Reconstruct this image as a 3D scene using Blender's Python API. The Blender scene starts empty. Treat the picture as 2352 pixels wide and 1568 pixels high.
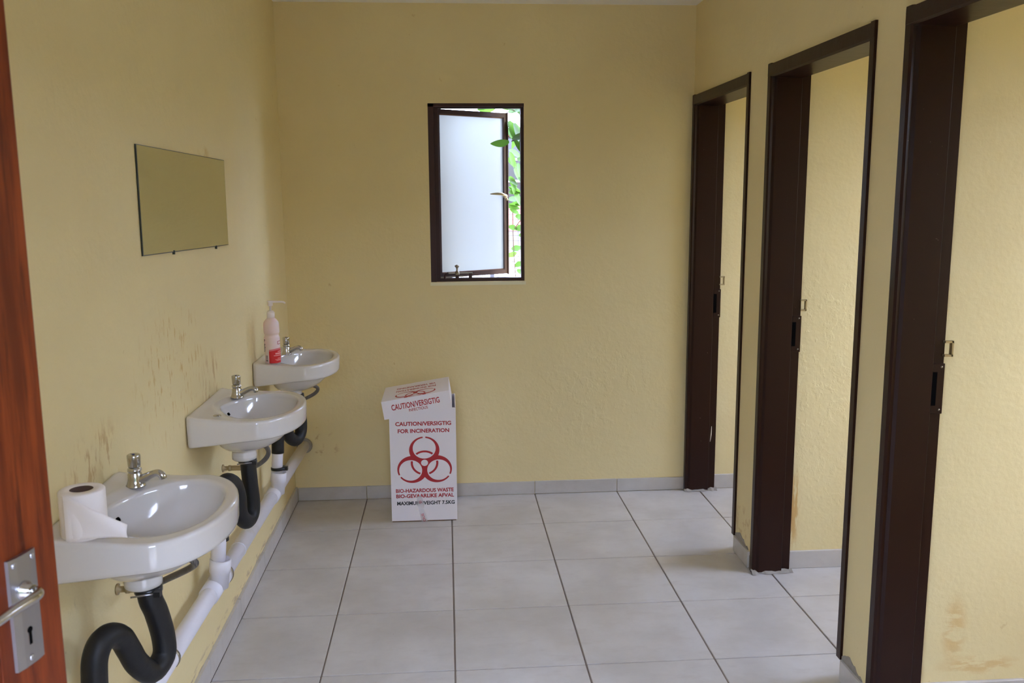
import bpy, bmesh, math, random
import numpy as np
from mathutils import Vector, Matrix

random.seed(7)
S = bpy.context.scene
COL = S.collection

# ------------------------------------------------------------------ camera
f_px = 2048.83
yaw, pitch, roll = .0728, -.1603, -.0068
fwd = Vector((math.sin(yaw) * math.cos(pitch), math.cos(yaw) * math.cos(pitch), math.sin(pitch)))
rgt = Vector((math.cos(yaw), -math.sin(yaw), 0))
upv = rgt.cross(fwd)
r2 = rgt * math.cos(roll) + upv * math.sin(roll)
u2 = upv * math.cos(roll) - rgt * math.sin(roll)
cd = bpy.data.cameras.new('camera')
cam = bpy.data.objects.new('camera', cd)
COL.objects.link(cam)
cam.matrix_world = Matrix(((r2.x, u2.x, -fwd.x, .8078), (r2.y, u2.y, -fwd.y, -4.6174), (r2.z, u2.z, -fwd.z, 1.5866), (0, 0, 0, 1)))
cd.sensor_width = 36
cd.lens = f_px / 2352 * 36
cd.clip_start = .05
cd.dof.use_dof = True
cd.dof.focus_distance = 3.6
cd.dof.aperture_fstop = 9
S.camera = cam

# ------------------------------------------------------------------ world, daylight, exposure
wd = bpy.data.worlds.new('world')
S.world = wd
wd.use_nodes = True
bg = wd.node_tree.nodes['Background']
bg.inputs[0].default_value = (.77, .905, 1.34, 1)          # even overcast sky
bg.inputs[1].default_value = 18.5
S.view_settings.view_transform = 'Standard'
S.view_settings.look = 'None'
S.view_settings.exposure = 0.14
S.view_settings.gamma = 1.0
S.view_settings.use_curve_mapping = False
S.cycles.max_bounces = 14
S.cycles.diffuse_bounces = 10
S.cycles.sample_clamp_indirect = 6
S.cycles.caustics_reflective = False


def portal(name, loc, rot, sx, sy):
    l = bpy.data.lights.new(name, 'AREA')
    l.shape = 'RECTANGLE'
    l.size, l.size_y = sx, sy
    l.cycles.is_portal = True
    o = bpy.data.objects.new(name, l)
    o.location, o.rotation_euler = loc, rot
    COL.objects.link(o)


H = math.pi / 2
portal('entry_portal', (.615, -4.40, 1.05), (H, 0, math.pi), 1.17, 2.1)       # sky through the entry doorway
for _y in (-.47, -1.54, -2.6):
    portal('stall_window_portal', (3.50, _y, 1.6), (H, 0, math.pi / 2 + math.pi), .82, 1.02)
portal('back_window_portal', (.975, .10, 1.6), (H, 0, 0), .5, .92)


# ------------------------------------------------------------------ helpers
class MB:
    def __init__(s):
        s.v, s.f, s.sm = [], [], []

    def poly(s, vs, fs, smooth=False):
        b = len(s.v)
        s.v += [tuple(p) for p in vs]
        for q in fs:
            s.f.append([b + i for i in q])
            s.sm.append(smooth)

    def box(s, a, b):
        x0, y0, z0 = [min(p, q) for p, q in zip(a, b)]
        x1, y1, z1 = [max(p, q) for p, q in zip(a, b)]
        s.poly([(x0, y0, z0), (x1, y0, z0), (x1, y1, z0), (x0, y1, z0), (x0, y0, z1), (x1, y0, z1), (x1, y1, z1), (x0, y1, z1)],
               [(3, 2, 1, 0), (4, 5, 6, 7), (0, 1, 5, 4), (1, 2, 6, 5), (2, 3, 7, 6), (3, 0, 4, 7)])

    def obox(s, o, ax, ay, az, a, b):
        """box in an oblique frame: origin o, axes ax ay az"""
        o, ax, ay, az = Vector(o), Vector(ax), Vector(ay), Vector(az)
        n = len(s.v)
        s.box(a, b)
        for i in range(n, len(s.v)):
            x, y, z = s.v[i]
            s.v[i] = tuple(o + ax * x + ay * y + az * z)

    def loft(s, loops, cap0=True, cap1=True, smooth=True):
        n = len(loops[0])
        vs = [p for L in loops for p in L]
        fs = []
        for k in range(len(loops) - 1):
            for i in range(n):
                j = (i + 1) % n
                fs.append((k * n + i, k * n + j, (k + 1) * n + j, (k + 1) * n + i))
        if cap0: fs.append(tuple(reversed(range(n))))
        if cap1: fs.append(tuple(range((len(loops) - 1) * n, len(loops) * n)))
        s.poly(vs, fs, smooth)

    def lathe(s, prof, o=(0, 0, 0), axis=(0, 0, 1), n=28, smooth=True):
        az = Vector(axis).normalized()
        ax = az.orthogonal().normalized()
        ay = az.cross(ax)
        o = Vector(o)
        s.loft([[o + az * z + (ax * math.cos(2 * math.pi * i / n) + ay * math.sin(2 * math.pi * i / n)) * max(r, 1e-5) for i in range(n)] for r, z in prof], smooth=smooth)

    def tube(s, pts, r, n=16, sub=4, cap=True):
        P = [Vector(p) for p in pts]
        R = r if isinstance(r, (list, tuple)) else [r] * len(P)
        if sub > 1 and len(P) > 2:
            Q, RR = [], []
            for i in range(len(P) - 1):
                p0, p1, p2, p3 = P[max(i - 1, 0)], P[i], P[i + 1], P[min(i + 2, len(P) - 1)]
                for k in range(sub):
                    t = k / sub
                    Q.append(.5 * ((2 * p1) + (p2 - p0) * t + (2 * p0 - 5 * p1 + 4 * p2 - p3) * t * t + (3 * p1 - p0 - 3 * p2 + p3) * t ** 3))
                    RR.append(R[i] * (1 - t) + R[i + 1] * t)
            Q.append(P[-1]); RR.append(R[-1])
            P, R = Q, RR
        T = [(P[min(i + 1, len(P) - 1)] - P[max(i - 1, 0)]).normalized() for i in range(len(P))]
        a = T[0].orthogonal().normalized()
        loops = []
        for p, t, rr in zip(P, T, R):
            a = (a - t * a.dot(t)).normalized()
            b = t.cross(a)
            loops.append([p + (a * math.cos(2 * math.pi * i / n) + b * math.sin(2 * math.pi * i / n)) * rr for i in range(n)])
        s.loft(loops, cap, cap)

    def mesh(s, name, mat, bevel=0, seg=2, fix=True):
        me = bpy.data.meshes.new(name)
        me.from_pydata([tuple(p) for p in s.v], [], s.f)
        me.polygons.foreach_set('use_smooth', s.sm)
        me.materials.append(mat)
        if fix or bevel:
            bm = bmesh.new(); bm.from_mesh(me)
            bmesh.ops.recalc_face_normals(bm, faces=bm.faces)
            if bevel:
                ed = [e for e in bm.edges if len(e.link_faces) == 2 and e.calc_face_angle(0) > .6]
                bmesh.ops.bevel(bm, geom=ed, offset=bevel, segments=seg, profile=.5, affect='EDGES')
            bm.to_mesh(me); bm.free()
        return me

    def build(s, name, mat, parent=None, **k):
        return link(name, s.mesh(name, mat, **k), parent)


def link(name, me, parent=None):
    o = bpy.data.objects.new(name, me)
    COL.objects.link(o)
    if parent is not None: adopt(o, parent)
    return o


def world_of(o):
    m = Matrix.LocRotScale(o.location, o.rotation_euler, o.scale)
    return m if o.parent is None else world_of(o.parent) @ o.matrix_parent_inverse @ m


def adopt(o, parent):
    o.parent = parent
    o.matrix_parent_inverse = world_of(parent).inverted()


def tag(o, label=None, cat=None, group=None, kind=None):
    if label: o['label'] = label
    if cat: o['category'] = cat
    if group: o['group'] = group
    if kind: o['kind'] = kind
    return o


def thing(name, loc, label, cat, group=None, kind=None):
    e = bpy.data.objects.new(name, None)
    e.empty_display_size = .05
    COL.objects.link(e)
    e.location = loc
    return tag(e, label, cat, group, kind)


# ------------------------------------------------------------------ materials
def srgb(r, g, b):
    return tuple(((c / 255) / 12.92 if c / 255 <= .04045 else ((c / 255 + .055) / 1.055) ** 2.4) for c in (r, g, b)) + (1,)


def mat(name, col, rough=.5, metal=0, spec=.5, coat=0, **k):
    m = bpy.data.materials.new(name)
    m.use_nodes = True
    p = m.node_tree.nodes['Principled BSDF']
    p.inputs['Base Color'].default_value = col
    p.inputs['Roughness'].default_value = rough
    p.inputs['Metallic'].default_value = metal
    p.inputs['Specular IOR Level'].default_value = spec
    p.inputs['Coat Weight'].default_value = coat
    p.inputs['Coat Roughness'].default_value = .08
    for a, b in k.items(): p.inputs[a].default_value = b
    return m


class NT:
    """small node-graph writer"""
    def __init__(s, m):
        s.t = m.node_tree
        s.p = s.t.nodes['Principled BSDF']
        s.co = s.t.nodes.new('ShaderNodeNewGeometry').outputs['Position']

    def n(s, typ, **k):
        x = s.t.nodes.new(typ)
        for a, b in k.items(): setattr(x, a, b)
        return x

    def l(s, a, b): s.t.links.new(a, b)

    def noise(s, scale, detail=4, rough=.55, vec=None, stretch=None):
        v = vec or s.co
        if stretch:
            mp = s.n('ShaderNodeMapping'); mp.inputs['Scale'].default_value = stretch
            s.l(v, mp.inputs['Vector']); v = mp.outputs[0]
        x = s.n('ShaderNodeTexNoise')
        x.inputs['Scale'].default_value = scale; x.inputs['Detail'].default_value = detail; x.inputs['Roughness'].default_value = rough
        s.l(v, x.inputs['Vector'])
        return x.outputs['Fac']

    def ramp(s, src, a, b, lo=0.0, hi=1.0):
        x = s.n('ShaderNodeMapRange'); x.interpolation_type = 'SMOOTHSTEP'
        x.inputs['From Min'].default_value = a; x.inputs['From Max'].default_value = b
        x.inputs['To Min'].default_value = lo; x.inputs['To Max'].default_value = hi
        s.l(src, x.inputs['Value'])
        return x.outputs[0]

    def math(s, op, a, b):
        x = s.n('ShaderNodeMath', operation=op)
        for i, q in enumerate((a, b)):
            if isinstance(q, (int, float)): x.inputs[i].default_value = q
            else: s.l(q, x.inputs[i])
        return x.outputs[0]

    def mix(s, fac, a, b):
        x = s.n('ShaderNodeMix', data_type='RGBA')
        if isinstance(fac, (int, float)): x.inputs[0].default_value = fac
        else: s.l(fac, x.inputs[0])
        for i, q in ((6, a), (7, b)):
            if isinstance(q, tuple): x.inputs[i].default_value = q
            else: s.l(q, x.inputs[i])
        return x.outputs[2]

    def blob(s, c, r, soft=.35):
        """soft ellipsoid mask round the world point c with radii r"""
        a = s.n('ShaderNodeVectorMath', operation='SUBTRACT'); a.inputs[1].default_value = c
        s.l(s.co, a.inputs[0])
        d = s.n('ShaderNodeVectorMath', operation='DIVIDE'); d.inputs[1].default_value = r
        s.l(a.outputs[0], d.inputs[0])
        e = s.n('ShaderNodeVectorMath', operation='LENGTH')
        s.l(d.outputs[0], e.inputs[0])
        return s.ramp(e.outputs['Value'], soft, 1, 1, 0)

    def bump(s, h, strength=.3, dist=.003, prev=None):
        b = s.n('ShaderNodeBump')
        b.inputs['Strength'].default_value = strength; b.inputs['Distance'].default_value = dist
        s.l(h, b.inputs['Height'])
        if prev is not None: s.l(prev, b.inputs['Normal'])
        return b.outputs['Normal']

    def color(s, c): s.l(c, s.p.inputs['Base Color'])

    def normal(s, n): s.l(n, s.p.inputs['Normal'])


WALL = (.76, .64, .345, 1)


def wall_mat(name, stains=(), relief=(), bump=.35):
    m = mat(name, WALL, .62, spec=.35)
    t = NT(m)
    c = t.mix(t.ramp(t.noise(1.3, 5), .35, .7), (.775, .655, .355, 1), (.745, .622, .335, 1))
    c = t.mix(t.math('MULTIPLY', t.ramp(t.noise(22, 3), .72, .8), .5), c, srgb(196, 168, 110))
    for col, thr, stretch, cc, r in stains:
        k = t.math('MULTIPLY', t.ramp(t.noise(10, 4, .6, stretch=stretch), thr, thr + .13), t.blob(cc, r))
        c = t.mix(k, c, col)
    t.color(c)
    h = t.noise(55, 5, .6)
    nn = t.bump(h, bump, .004)
    nn = t.bump(t.noise(6, 4, .5), .25, .02, nn)
    for cc, r in relief:
        k = t.math('MULTIPLY', t.ramp(t.noise(24, 5, .6, stretch=(1, 1, .7)), .5, .62), t.blob(cc, r, .2))
        nn = t.bump(k, .35, .003, nn)
    t.normal(nn)
    return m


OR = srgb(208, 176, 112)
M_left = wall_mat('wall_paint_left', [
    (OR, .54, (1, 4, 1.6), (0, -1.92, 1.08), (.1, .42, .26)),
    (srgb(200, 170, 118), .5, (1, 3, 1.2), (0, -2.55, .98), (.1, .22, .12)),
    (srgb(200, 168, 114), .5, (1, 3, 1), (0, -1.52, .97), (.1, .18, .12)),
    (srgb(204, 176, 124), .48, (1, 3, 1), (0, -2.95, .98), (.1, .15, .1)),
    (srgb(150, 136, 112), .6, (1, 3, 2), (0, -2.85, .62), (.1, .2, .2)),
    (srgb(214, 186, 120), .4, (1, 1, 1), (0, -1.44, 1.745), (.1, .09, .03)),
    (srgb(190, 170, 136), .5, (1, 1, 4), (0, -1.6, .09), (.1, 1.8, .03))])
M_back = wall_mat('wall_paint_back', [
    (srgb(196, 166, 118), .55, (2, 1, 2), (.12, 0, .28), (.13, .1, .14))],
    relief=[((1.62, 0, .55), (.6, .3, .45))])
M_right = wall_mat('wall_paint_right', [(srgb(206, 180, 130), .5, (1, 2, 2), (2.09, -.96, .16), (.1, .16, .1))], bump=.25)
M_stall = wall_mat('wall_paint_stall', [
    (srgb(206, 168, 106), .42, (8, 1, 1), (2.27, -1.065, .26), (.03, .1, .22)),
    (srgb(216, 188, 132), .42, (1, 1, 4), (2.45, -2.13, .13), (.17, .1, .04)),
    (srgb(216, 188, 132), .42, (1, 1, 3), (2.36, -2.13, .25), (.05, .1, .14)),
    (srgb(206, 172, 130), .55, (1, 1, 1), (2.3, 0, .4), (.16, .1, .3))],
    relief=[((2.5, -1.06, .8), (.6, .2, .9)), ((2.3, 0, .7), (.4, .2, .8))])
M_ceil = mat('ceiling_paint', srgb(236, 236, 232), .7)
M_conc = mat('raw_concrete', srgb(140, 134, 124), .9)
_t = NT(M_conc); _t.color(_t.mix(_t.noise(30), srgb(126, 120, 112), srgb(168, 162, 152))); _t.normal(_t.bump(_t.noise(90), .6, .004))

M_tile = mat('floor_tile_glaze', srgb(196, 192, 190), .33, spec=.45)
_t = NT(M_tile)
_c = _t.mix(_t.ramp(_t.noise(3.2, 6, .62), .3, .72), srgb(182, 177, 170), srgb(198, 194, 189))
_c = _t.mix(_t.math('MULTIPLY', _t.ramp(_t.noise(9, 5, .6, stretch=(1, 2.2, 1)), .5, .75), .45), _c, srgb(176, 168, 159))
_c = _t.mix(_t.ramp(_t.noise(38, 2), .775, .79), _c, srgb(150, 140, 128))
_t.color(_c)
_t.l(_t.ramp(_t.noise(5, 4), .3, .7, .28, .42), _t.p.inputs['Roughness'])
_t.normal(_t.bump(_t.noise(14, 3), .05, .01))
M_grout = mat('floor_grout', srgb(132, 120, 110), .9)
M_frame = mat('brown_gloss_paint', srgb(46, 25, 20), .32, spec=.22)
_t = NT(M_frame)
_t.color(_t.mix(_t.ramp(_t.noise(70, 3), .74, .77), srgb(41, 21, 16), srgb(110, 92, 84)))
_t.normal(_t.bump(_t.noise(18, 3), .08, .01))
M_wframe = mat('brown_window_paint', srgb(62, 40, 38), .5, spec=.3)
M_dark = mat('dark_recess', srgb(8, 7, 7), .95, spec=.05)
M_steel = mat('worn_steel', srgb(150, 140, 122), .4, 1)
M_brass = mat('dull_brass', srgb(176, 160, 126), .42, .9)
M_chrome = mat('chrome', srgb(196, 194, 190), .13, 1)
_t = NT(M_chrome); _t.l(_t.ramp(_t.noise(30, 4), .3, .8, .08, .3), _t.p.inputs['Roughness'])
M_satin = mat('brushed_aluminium', srgb(178, 178, 184), .32, 1)
M_ceramic = mat('white_ceramic', srgb(206, 202, 197), .1, spec=.55, coat=.5)
M_rubber = mat('black_rubber', srgb(22, 22, 24), .5, spec=.4)
_t = NT(M_rubber); _t.normal(_t.bump(_t.noise(40, 4), .12, .01))
M_pvc = mat('white_pvc', srgb(226, 224, 232), .32)
_t = NT(M_pvc); _t.color(_t.mix(_t.ramp(_t.noise(7, 5), .55, .75), srgb(226, 225, 234), srgb(206, 198, 186)))
M_black = mat('black_clamp', srgb(26, 26, 28), .35)
M_braid = mat('braided_steel', srgb(118, 114, 112), .38, .85)
_t = NT(M_braid)
_w = _t.n('ShaderNodeTexWave'); _w.inputs['Scale'].default_value = 90; _w.inputs['Distortion'].default_value = 1
_t.l(_t.co, _w.inputs['Vector']); _t.normal(_t.bump(_w.outputs['Fac'], .5, .003))
M_paper = mat('toilet_paper', srgb(238, 232, 228), .95, spec=.1)
_t = NT(M_paper); _t.normal(_t.bump(_t.noise(120, 3), .15, .002))
M_core = mat('cardboard_core', srgb(86, 66, 56), .9)
M_card = mat('white_cardboard', srgb(240, 236, 242), .6)
_t = NT(M_card); _t.normal(_t.bump(_t.noise(26, 4), .06, .01))
M_kraft = mat('brown_cardboard', srgb(120, 92, 70), .9)
M_red = mat('red_ink', srgb(176, 36, 46), .6)
M_ink = mat('black_ink', srgb(36, 42, 52), .6)
M_tape = mat('clear_tape', srgb(240, 236, 240), .35, spec=.3, **{'Alpha': .45})
M_bottle = mat('bottle_plastic', srgb(236, 216, 212), .35, **{'Subsurface Weight': .25})
M_pump = mat('pump_plastic', srgb(240, 230, 226), .35)
M_label = mat('red_label', srgb(206, 26, 30), .4)
M_label2 = mat('pink_label', srgb(214, 120, 124), .4)
M_white = mat('white_ink', srgb(240, 170, 170), .5)
M_mirror = mat('mirror_silver', (.80, .84, .76, 1), .03, 1)
M_medge = mat('mirror_edge', srgb(30, 36, 30), .3)

M_wood = mat('red_stained_wood', srgb(110, 46, 18), .4, spec=.25, coat=.06)
_t = NT(M_wood)
_g = _t.noise(6, 6, .6, stretch=(7, 7, .55))
_c = _t.mix(_t.ramp(_g, .32, .68), srgb(88, 32, 11), srgb(128, 56, 21))
_c = _t.mix(_t.ramp(_t.noise(14, 5, .6, stretch=(5, 5, .35)), .55, .72), _c, srgb(70, 24, 10))
_c = _t.mix(_t.math('MULTIPLY', _t.ramp(_t.noise(4, 2), .68, .76), .8), _c, srgb(52, 20, 10))
_t.color(_c); _t.normal(_t.bump(_g, .12, .004))

# frosted pane: diffuse transmission under a thin glossy skin
M_frost = bpy.data.materials.new('frosted_glass'); M_frost.use_nodes = True
_n = M_frost.node_tree; _n.nodes.remove(_n.nodes['Principled BSDF'])
_tr = _n.nodes.new('ShaderNodeBsdfTranslucent'); _tr.inputs[0].default_value = (.345, .35, .325, 1)
_rf = _n.nodes.new('ShaderNodeBsdfRefraction'); _rf.inputs['Roughness'].default_value = .75; _rf.inputs['IOR'].default_value = 1.12; _rf.inputs[0].default_value = (.345, .35, .325, 1)
_gl = _n.nodes.new('ShaderNodeBsdfGlossy'); _gl.inputs['Roughness'].default_value = .35
_m1 = _n.nodes.new('ShaderNodeMixShader'); _m1.inputs[0].default_value = .5
_m2 = _n.nodes.new('ShaderNodeMixShader'); _m2.inputs[0].default_value = .05
_n.links.new(_tr.outputs[0], _m1.inputs[1]); _n.links.new(_rf.outputs[0], _m1.inputs[2])
_n.links.new(_m1.outputs[0], _m2.inputs[1]); _n.links.new(_gl.outputs[0], _m2.inputs[2])
_n.links.new(_m2.outputs[0], _n.nodes['Material Output'].inputs['Surface'])

M_leaf = mat('vine_leaf', srgb(64, 94, 36), .5)
_n = M_leaf.node_tree
_tr = _n.nodes.new('ShaderNodeBsdfTranslucent'); _tr.inputs[0].default_value = srgb(82, 124, 40)
_m1 = _n.nodes.new('ShaderNodeMixShader'); _m1.inputs[0].default_value = .5
_n.links.new(_n.nodes['Principled BSDF'].outputs[0], _m1.inputs[1]); _n.links.new(_tr.outputs[0], _m1.inputs[2])
_n.links.new(_m1.outputs[0], _n.nodes['Material Output'].inputs['Surface'])
M_stem = mat('vine_stem', srgb(84, 66, 52), .8)
M_wire = mat('galvanised_wire', srgb(52, 50, 54), .6)
M_render = mat('white_house_wall', srgb(240, 240, 242), .8)
M_roof = mat('salmon_roof_tile', srgb(196, 104, 86), .8)
M_fascia = mat('grey_fascia', srgb(112, 106, 104), .7)
M_glass = mat('dark_window_glass', srgb(28, 32, 38), .15)
M_redfascia = mat('red_brown_fascia', srgb(132, 62, 44), .7)
M_blocker = mat('sky_blocker_green', srgb(74, 84, 58), .9)  # dull green for the added sky blockers out of view
M_ground = mat('pale_paving', srgb(110, 106, 98), .9)


# ------------------------------------------------------------------ lettering and flat print
def text_mesh(txt, width, height, mat_, o, ux, uy, bold=.012, name='lettering', lift=.0006):
    """flat letters filling width x height, lower-left corner at o, along ux / uy"""
    cu = bpy.data.curves.new('tmp', 'FONT')
    cu.body = txt; cu.size = 1; cu.offset = bold; cu.resolution_u = 3
    to = bpy.data.objects.new('tmp', cu); COL.objects.link(to)
    bpy.context.view_layer.update()
    me = bpy.data.meshes.new_from_object(to.evaluated_get(bpy.context.evaluated_depsgraph_get()))
    bpy.data.objects.remove(to); bpy.data.curves.remove(cu)
    co = np.array([v.co[:] for v in me.vertices])
    lo, hi = co.min(0), co.max(0)
    o, ux, uy = Vector(o), Vector(ux).normalized(), Vector(uy).normalized()
    nz = ux.cross(uy)
    for v in me.vertices:
        a = (v.co.x - lo[0]) / (hi[0] - lo[0]) * width
        b = (v.co.y - lo[1]) / (hi[1] - lo[1]) * height
        v.co = o + ux * a + uy * b + nz * lift
    me.name = name
    me.materials.clear(); me.materials.append(mat_)
    return me


def contour_mesh(fn, x0, x1, y0, y1, n, place, mat_, name, clip=None):
    """fill fn(x,y) > 0 by clipping grid triangles at the zero line"""
    xs = np.linspace(x0, x1, n + 1); ys = np.linspace(y0, y1, n + 1)
    X, Y = np.meshgrid(xs, ys)
    F = fn(X, Y)
    V, Fc, idx = [], [], {}

    def vid(p):
        k = (round(p[0], 6), round(p[1], 6))
        if k not in idx:
            idx[k] = len(V); V.append(place(*p))
        return idx[k]
    for j in range(n):
        for i in range(n):
            if max(F[j, i], F[j, i + 1], F[j + 1, i], F[j + 1, i + 1]) <= 0: continue
            q = [(xs[i], ys[j], F[j, i]), (xs[i + 1], ys[j], F[j, i + 1]), (xs[i + 1], ys[j + 1], F[j + 1, i + 1]), (xs[i], ys[j + 1], F[j + 1, i])]
            tris = [q] if min(p[2] for p in q) > 0 else [[q[0], q[1], q[2]], [q[0], q[2], q[3]]]
            for t in tris:
                out = []
                for k in range(len(t)):
                    a, b = t[k], t[(k + 1) % len(t)]
                    if a[2] > 0: out.append((a[0], a[1]))
                    if (a[2] > 0) != (b[2] > 0):
                        w = a[2] / (a[2] - b[2])
                        out.append((a[0] + (b[0] - a[0]) * w, a[1] + (b[1] - a[1]) * w))
                ids = []
                for p in out:
                    k = vid(p)
                    if k not in ids: ids.append(k)
                if len(ids) > 2: Fc.append(ids)
    me = bpy.data.meshes.new(name)
    me.from_pydata(V, [], Fc); me.materials.append(mat_)
    return me


def biohazard(X, Y):
    """biohazard sign, unit = outer reach about 26"""
    def disc(cx, cy, r): return r - np.hypot(X - cx, Y - cy)
    U = np.full_like(X, -1e3); HOLE = np.full_like(X, -1e3); HIN = np.full_like(X, -1e3); SLOT = np.full_like(X, -1e3)
    for k in range(3):
        a = math.pi / 2 + k * 2 * math.pi / 3
        c, s = math.cos(a), math.sin(a)
        U = np.maximum(U, disc(14 * c, 14 * s, 15))
        HOLE = np.maximum(HOLE, disc(16.1 * c, 16.1 * s, 11.4))
        HIN = np.maximum(HIN, disc(16.1 * c, 16.1 * s, 10.3))
        al, ac = X * c + Y * s, -X * s + Y * c
        SLOT = np.maximum(SLOT, np.minimum(1.3 - abs(ac), al - 22))
    body = np.minimum(np.minimum(U, -HOLE), np.minimum(-SLOT, np.hypot(X, Y) - 3.5))
    R = np.hypot(X, Y)
    ring = np.minimum(np.minimum(R - 11.6, 13.7 - R), HIN)
    return np.maximum(body, ring)


# ------------------------------------------------------------------ the setting
XL, XR, YB, ZC = -.012, 2.09, .012, 2.535
XO, YE = 3.45, -4.25           # inside of the outer wall, inside of the entry wall

# floor: grout bed with every tile laid on it
fl = MB(); fl.box((-.25, -5.6, -.12), (XO + .15, .25, -.004))
floor = tag(fl.build('floor', M_grout), 'grey square tiled floor of the washroom with brown grout', 'floor', kind='structure')
T, G = .45, .0028
gx, gy = .3623, -.4428
cols = [gx + T * k for k in range(-1, 8)]
rows = [gy - T * k for k in range(-1, 11)]


def tile_mesh(w, d):
    b = MB(); b.box((-w / 2, -d / 2, -.012), (w / 2, d / 2, 0))
    return b.mesh('tile', M_tile, bevel=.0016, seg=1)


full = tile_mesh(T - 2 * G, T - 2 * G)
for i in range(len(cols) - 1):
    for j in range(len(rows) - 1):
        x0, x1 = max(cols[i], 0.0), min(cols[i + 1], XO)
        y1, y0 = min(rows[j], 0.0), rows[j + 1]
        if x1 - x0 < .03 or y1 - y0 < .03: continue
        gl_, gr_ = (G if x0 > 0 else 0), (G if x1 < XO else 0)
        gf, gb_ = (G if y1 < 0 else 0), G
        me = full if (x1 - x0 > T - .001 and y1 - y0 > T - .001) else tile_mesh(x1 - x0 - gl_ - gr_, y1 - y0 - gf - gb_)
        o = link('tile', me, None)
        o.location = ((x0 + gl_ + x1 - gr_) / 2, (y0 + gb_ + y1 - gf) / 2, random.uniform(-.0004, .0004))
        o.rotation_euler = (random.uniform(-.0012, .0012), random.uniform(-.0012, .0012), 0)
        adopt(o, floor)

# walls
w = MB(); w.box((XL - .2, YE - .13, -.1), (XL, YB + .25, 2.62))
tag(w.build('wall_left', M_left), 'pale yellow plastered wall behind the washbasins', 'wall', kind='structure')

WX0, WX1, WZ0, WZ1 = .728, 1.214, 1.155, 2.055
w = MB()
w.box((XL, YB, -.1), (WX0, YB + .22, 2.62)); w.box((WX1, YB, -.1), (XO + .2, YB + .22, 2.62))
w.box((WX0, YB, -.1), (WX1, YB + .22, WZ0)); w.box((WX0, YB, WZ1), (WX1, YB + .22, 2.62))
tag(w.build('wall_back', M_back), 'yellow plastered end wall with the small window in it', 'wall', kind='structure')

D = [(-.855, .006), (-1.96, -1.076), (-3.02, -2.14)]          # door openings in y
DT = 2.085
w = MB(); XI = 2.232
ys = [YE - .13, D[2][0], D[2][1], D[1][0], D[1][1], D[0][0]]
for a, b in ((ys[0], ys[1]), (ys[2], ys[3]), (ys[4], ys[5])):
    w.box((XR, a, -.1), (XI, b, DT))
w.box((XR, ys[0], DT), (XI, YB, 2.62))
tag(w.build('wall_right', M_right), 'pale yellow partition wall with three toilet doorways in it', 'wall', kind='structure')

for (a, b), lb in (((-1.068, -.945), 'yellow wall dividing the two far toilet stalls'), ((-2.132, -2.01), 'yellow wall dividing the two near toilet stalls'), ((-3.25, -3.12), 'yellow wall on the near side of the nearest stall')):
    w = MB(); w.box((XI, a, -.1), (XO, b, 2.62))
    tag(w.build('wall_stall', M_stall), lb, 'wall', kind='structure')
w = MB()
zs = (1.1, 2.1)
yw = [(-3.4, -3.0), (-2.2, -1.94), (-1.14, -.87), (-.07, .2)]
for a, b in yw: w.box((XO, a, -.1), (XO + .12, b, 2.62))
for a, b in ((-3.0, -2.2), (-1.94, -1.14), (-.87, -.07)):
    w.box((XO, a, -.1), (XO + .12, b, zs[0])); w.box((XO, a, zs[1]), (XO + .12, b, 2.62))
tag(w.build('wall_outer', M_stall), 'yellow outer wall of the toilet stalls with openings', 'wall', kind='structure')
w = MB()
w.box((XL - .2, YE - .13, -.1), (.03, YE, 2.62)); w.box((1.2, YE - .13, -.1), (XR + .2, YE, 2.62)); w.box((.03, YE - .13, 2.1), (1.2, YE, 2.62))
tag(w.build('wall_front', M_right), 'yellow entry wall with the doorway beside the camera', 'wall', kind='structure')
w = MB(); w.box((XL - .2, YE - .13, ZC), (XO + .2, YB + .2, ZC + .05))
tag(w.build('ceiling', M_ceil), 'flat white painted ceiling board', 'ceiling', kind='structure')


m = MB(); m.box((-1.5, -5.7, 2.3), (4.2, YE - .13, 2.4))  # added slab out of view, keeps high sky out of the doorway
tag(m.build('entry_sky_blocker', M_ceil), 'unseen flat slab added outside the entry door to block high sky', 'eave', kind='structure')


# skirting tiles
def skirt(name, label, pieces, th=.012, h=.07):
    """pieces: (axis, wall plane, side, start, end)"""
    root = thing(name, (0, 0, 0), label, 'skirting', kind='structure')
    for ax, pl, sd, a, b in pieces:
        m = MB()
        if ax == 'x': m.box((a + .0015, pl, .001), (b - .0015, pl + sd * th, h + random.uniform(-.001, .001)))
        else: m.box((pl, a + .0015, .001), (pl + sd * th, b - .0015, h + random.uniform(-.001, .001)))
        m.build('tile', M_tile, root, bevel=.001, seg=1)
    return root


xs = [0.0, gx] + [gx + T * k for k in (1, 2, 3)] + [2.088]
skirt('baseboard_back', 'row of grey skirting tiles along the end wall', [('x', YB, -1, a, b) for a, b in zip(xs, xs[1:])])
ys = [YE, -4.03, -3.58, -3.13, -2.68, -2.23, -1.79, -1.34, -.885, -.455, 0.0]
skirt('baseboard_left', 'row of grey skirting tiles below the washbasins', [('y', XL, 1, a, b) for a, b in zip(ys, ys[1:])], h=.078)
r = skirt('baseboard_stall', 'grey skirting tiles inside the toilet stalls', [('x', YB, -1, XI + .01, 2.71), ('x', YB, -1, 2.71, 3.16), ('x', -1.068, -1, XI + .018, 2.62), ('x', -1.068, -1, 2.62, 3.07), ('x', -2.132, -1, XI + .018, 2.60), ('x', -2.132, -1, 2.60, 3.05)], h=.078)
r = skirt('baseboard_right', 'short grey skirting tiles at the foot of the doorway piers', [('y', XR, -1, -1.055, -.862), ('y', XR, -1, -2.118, -1.965), ('y', XR, -1, -3.45, -3.03)], h=.072)
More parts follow.
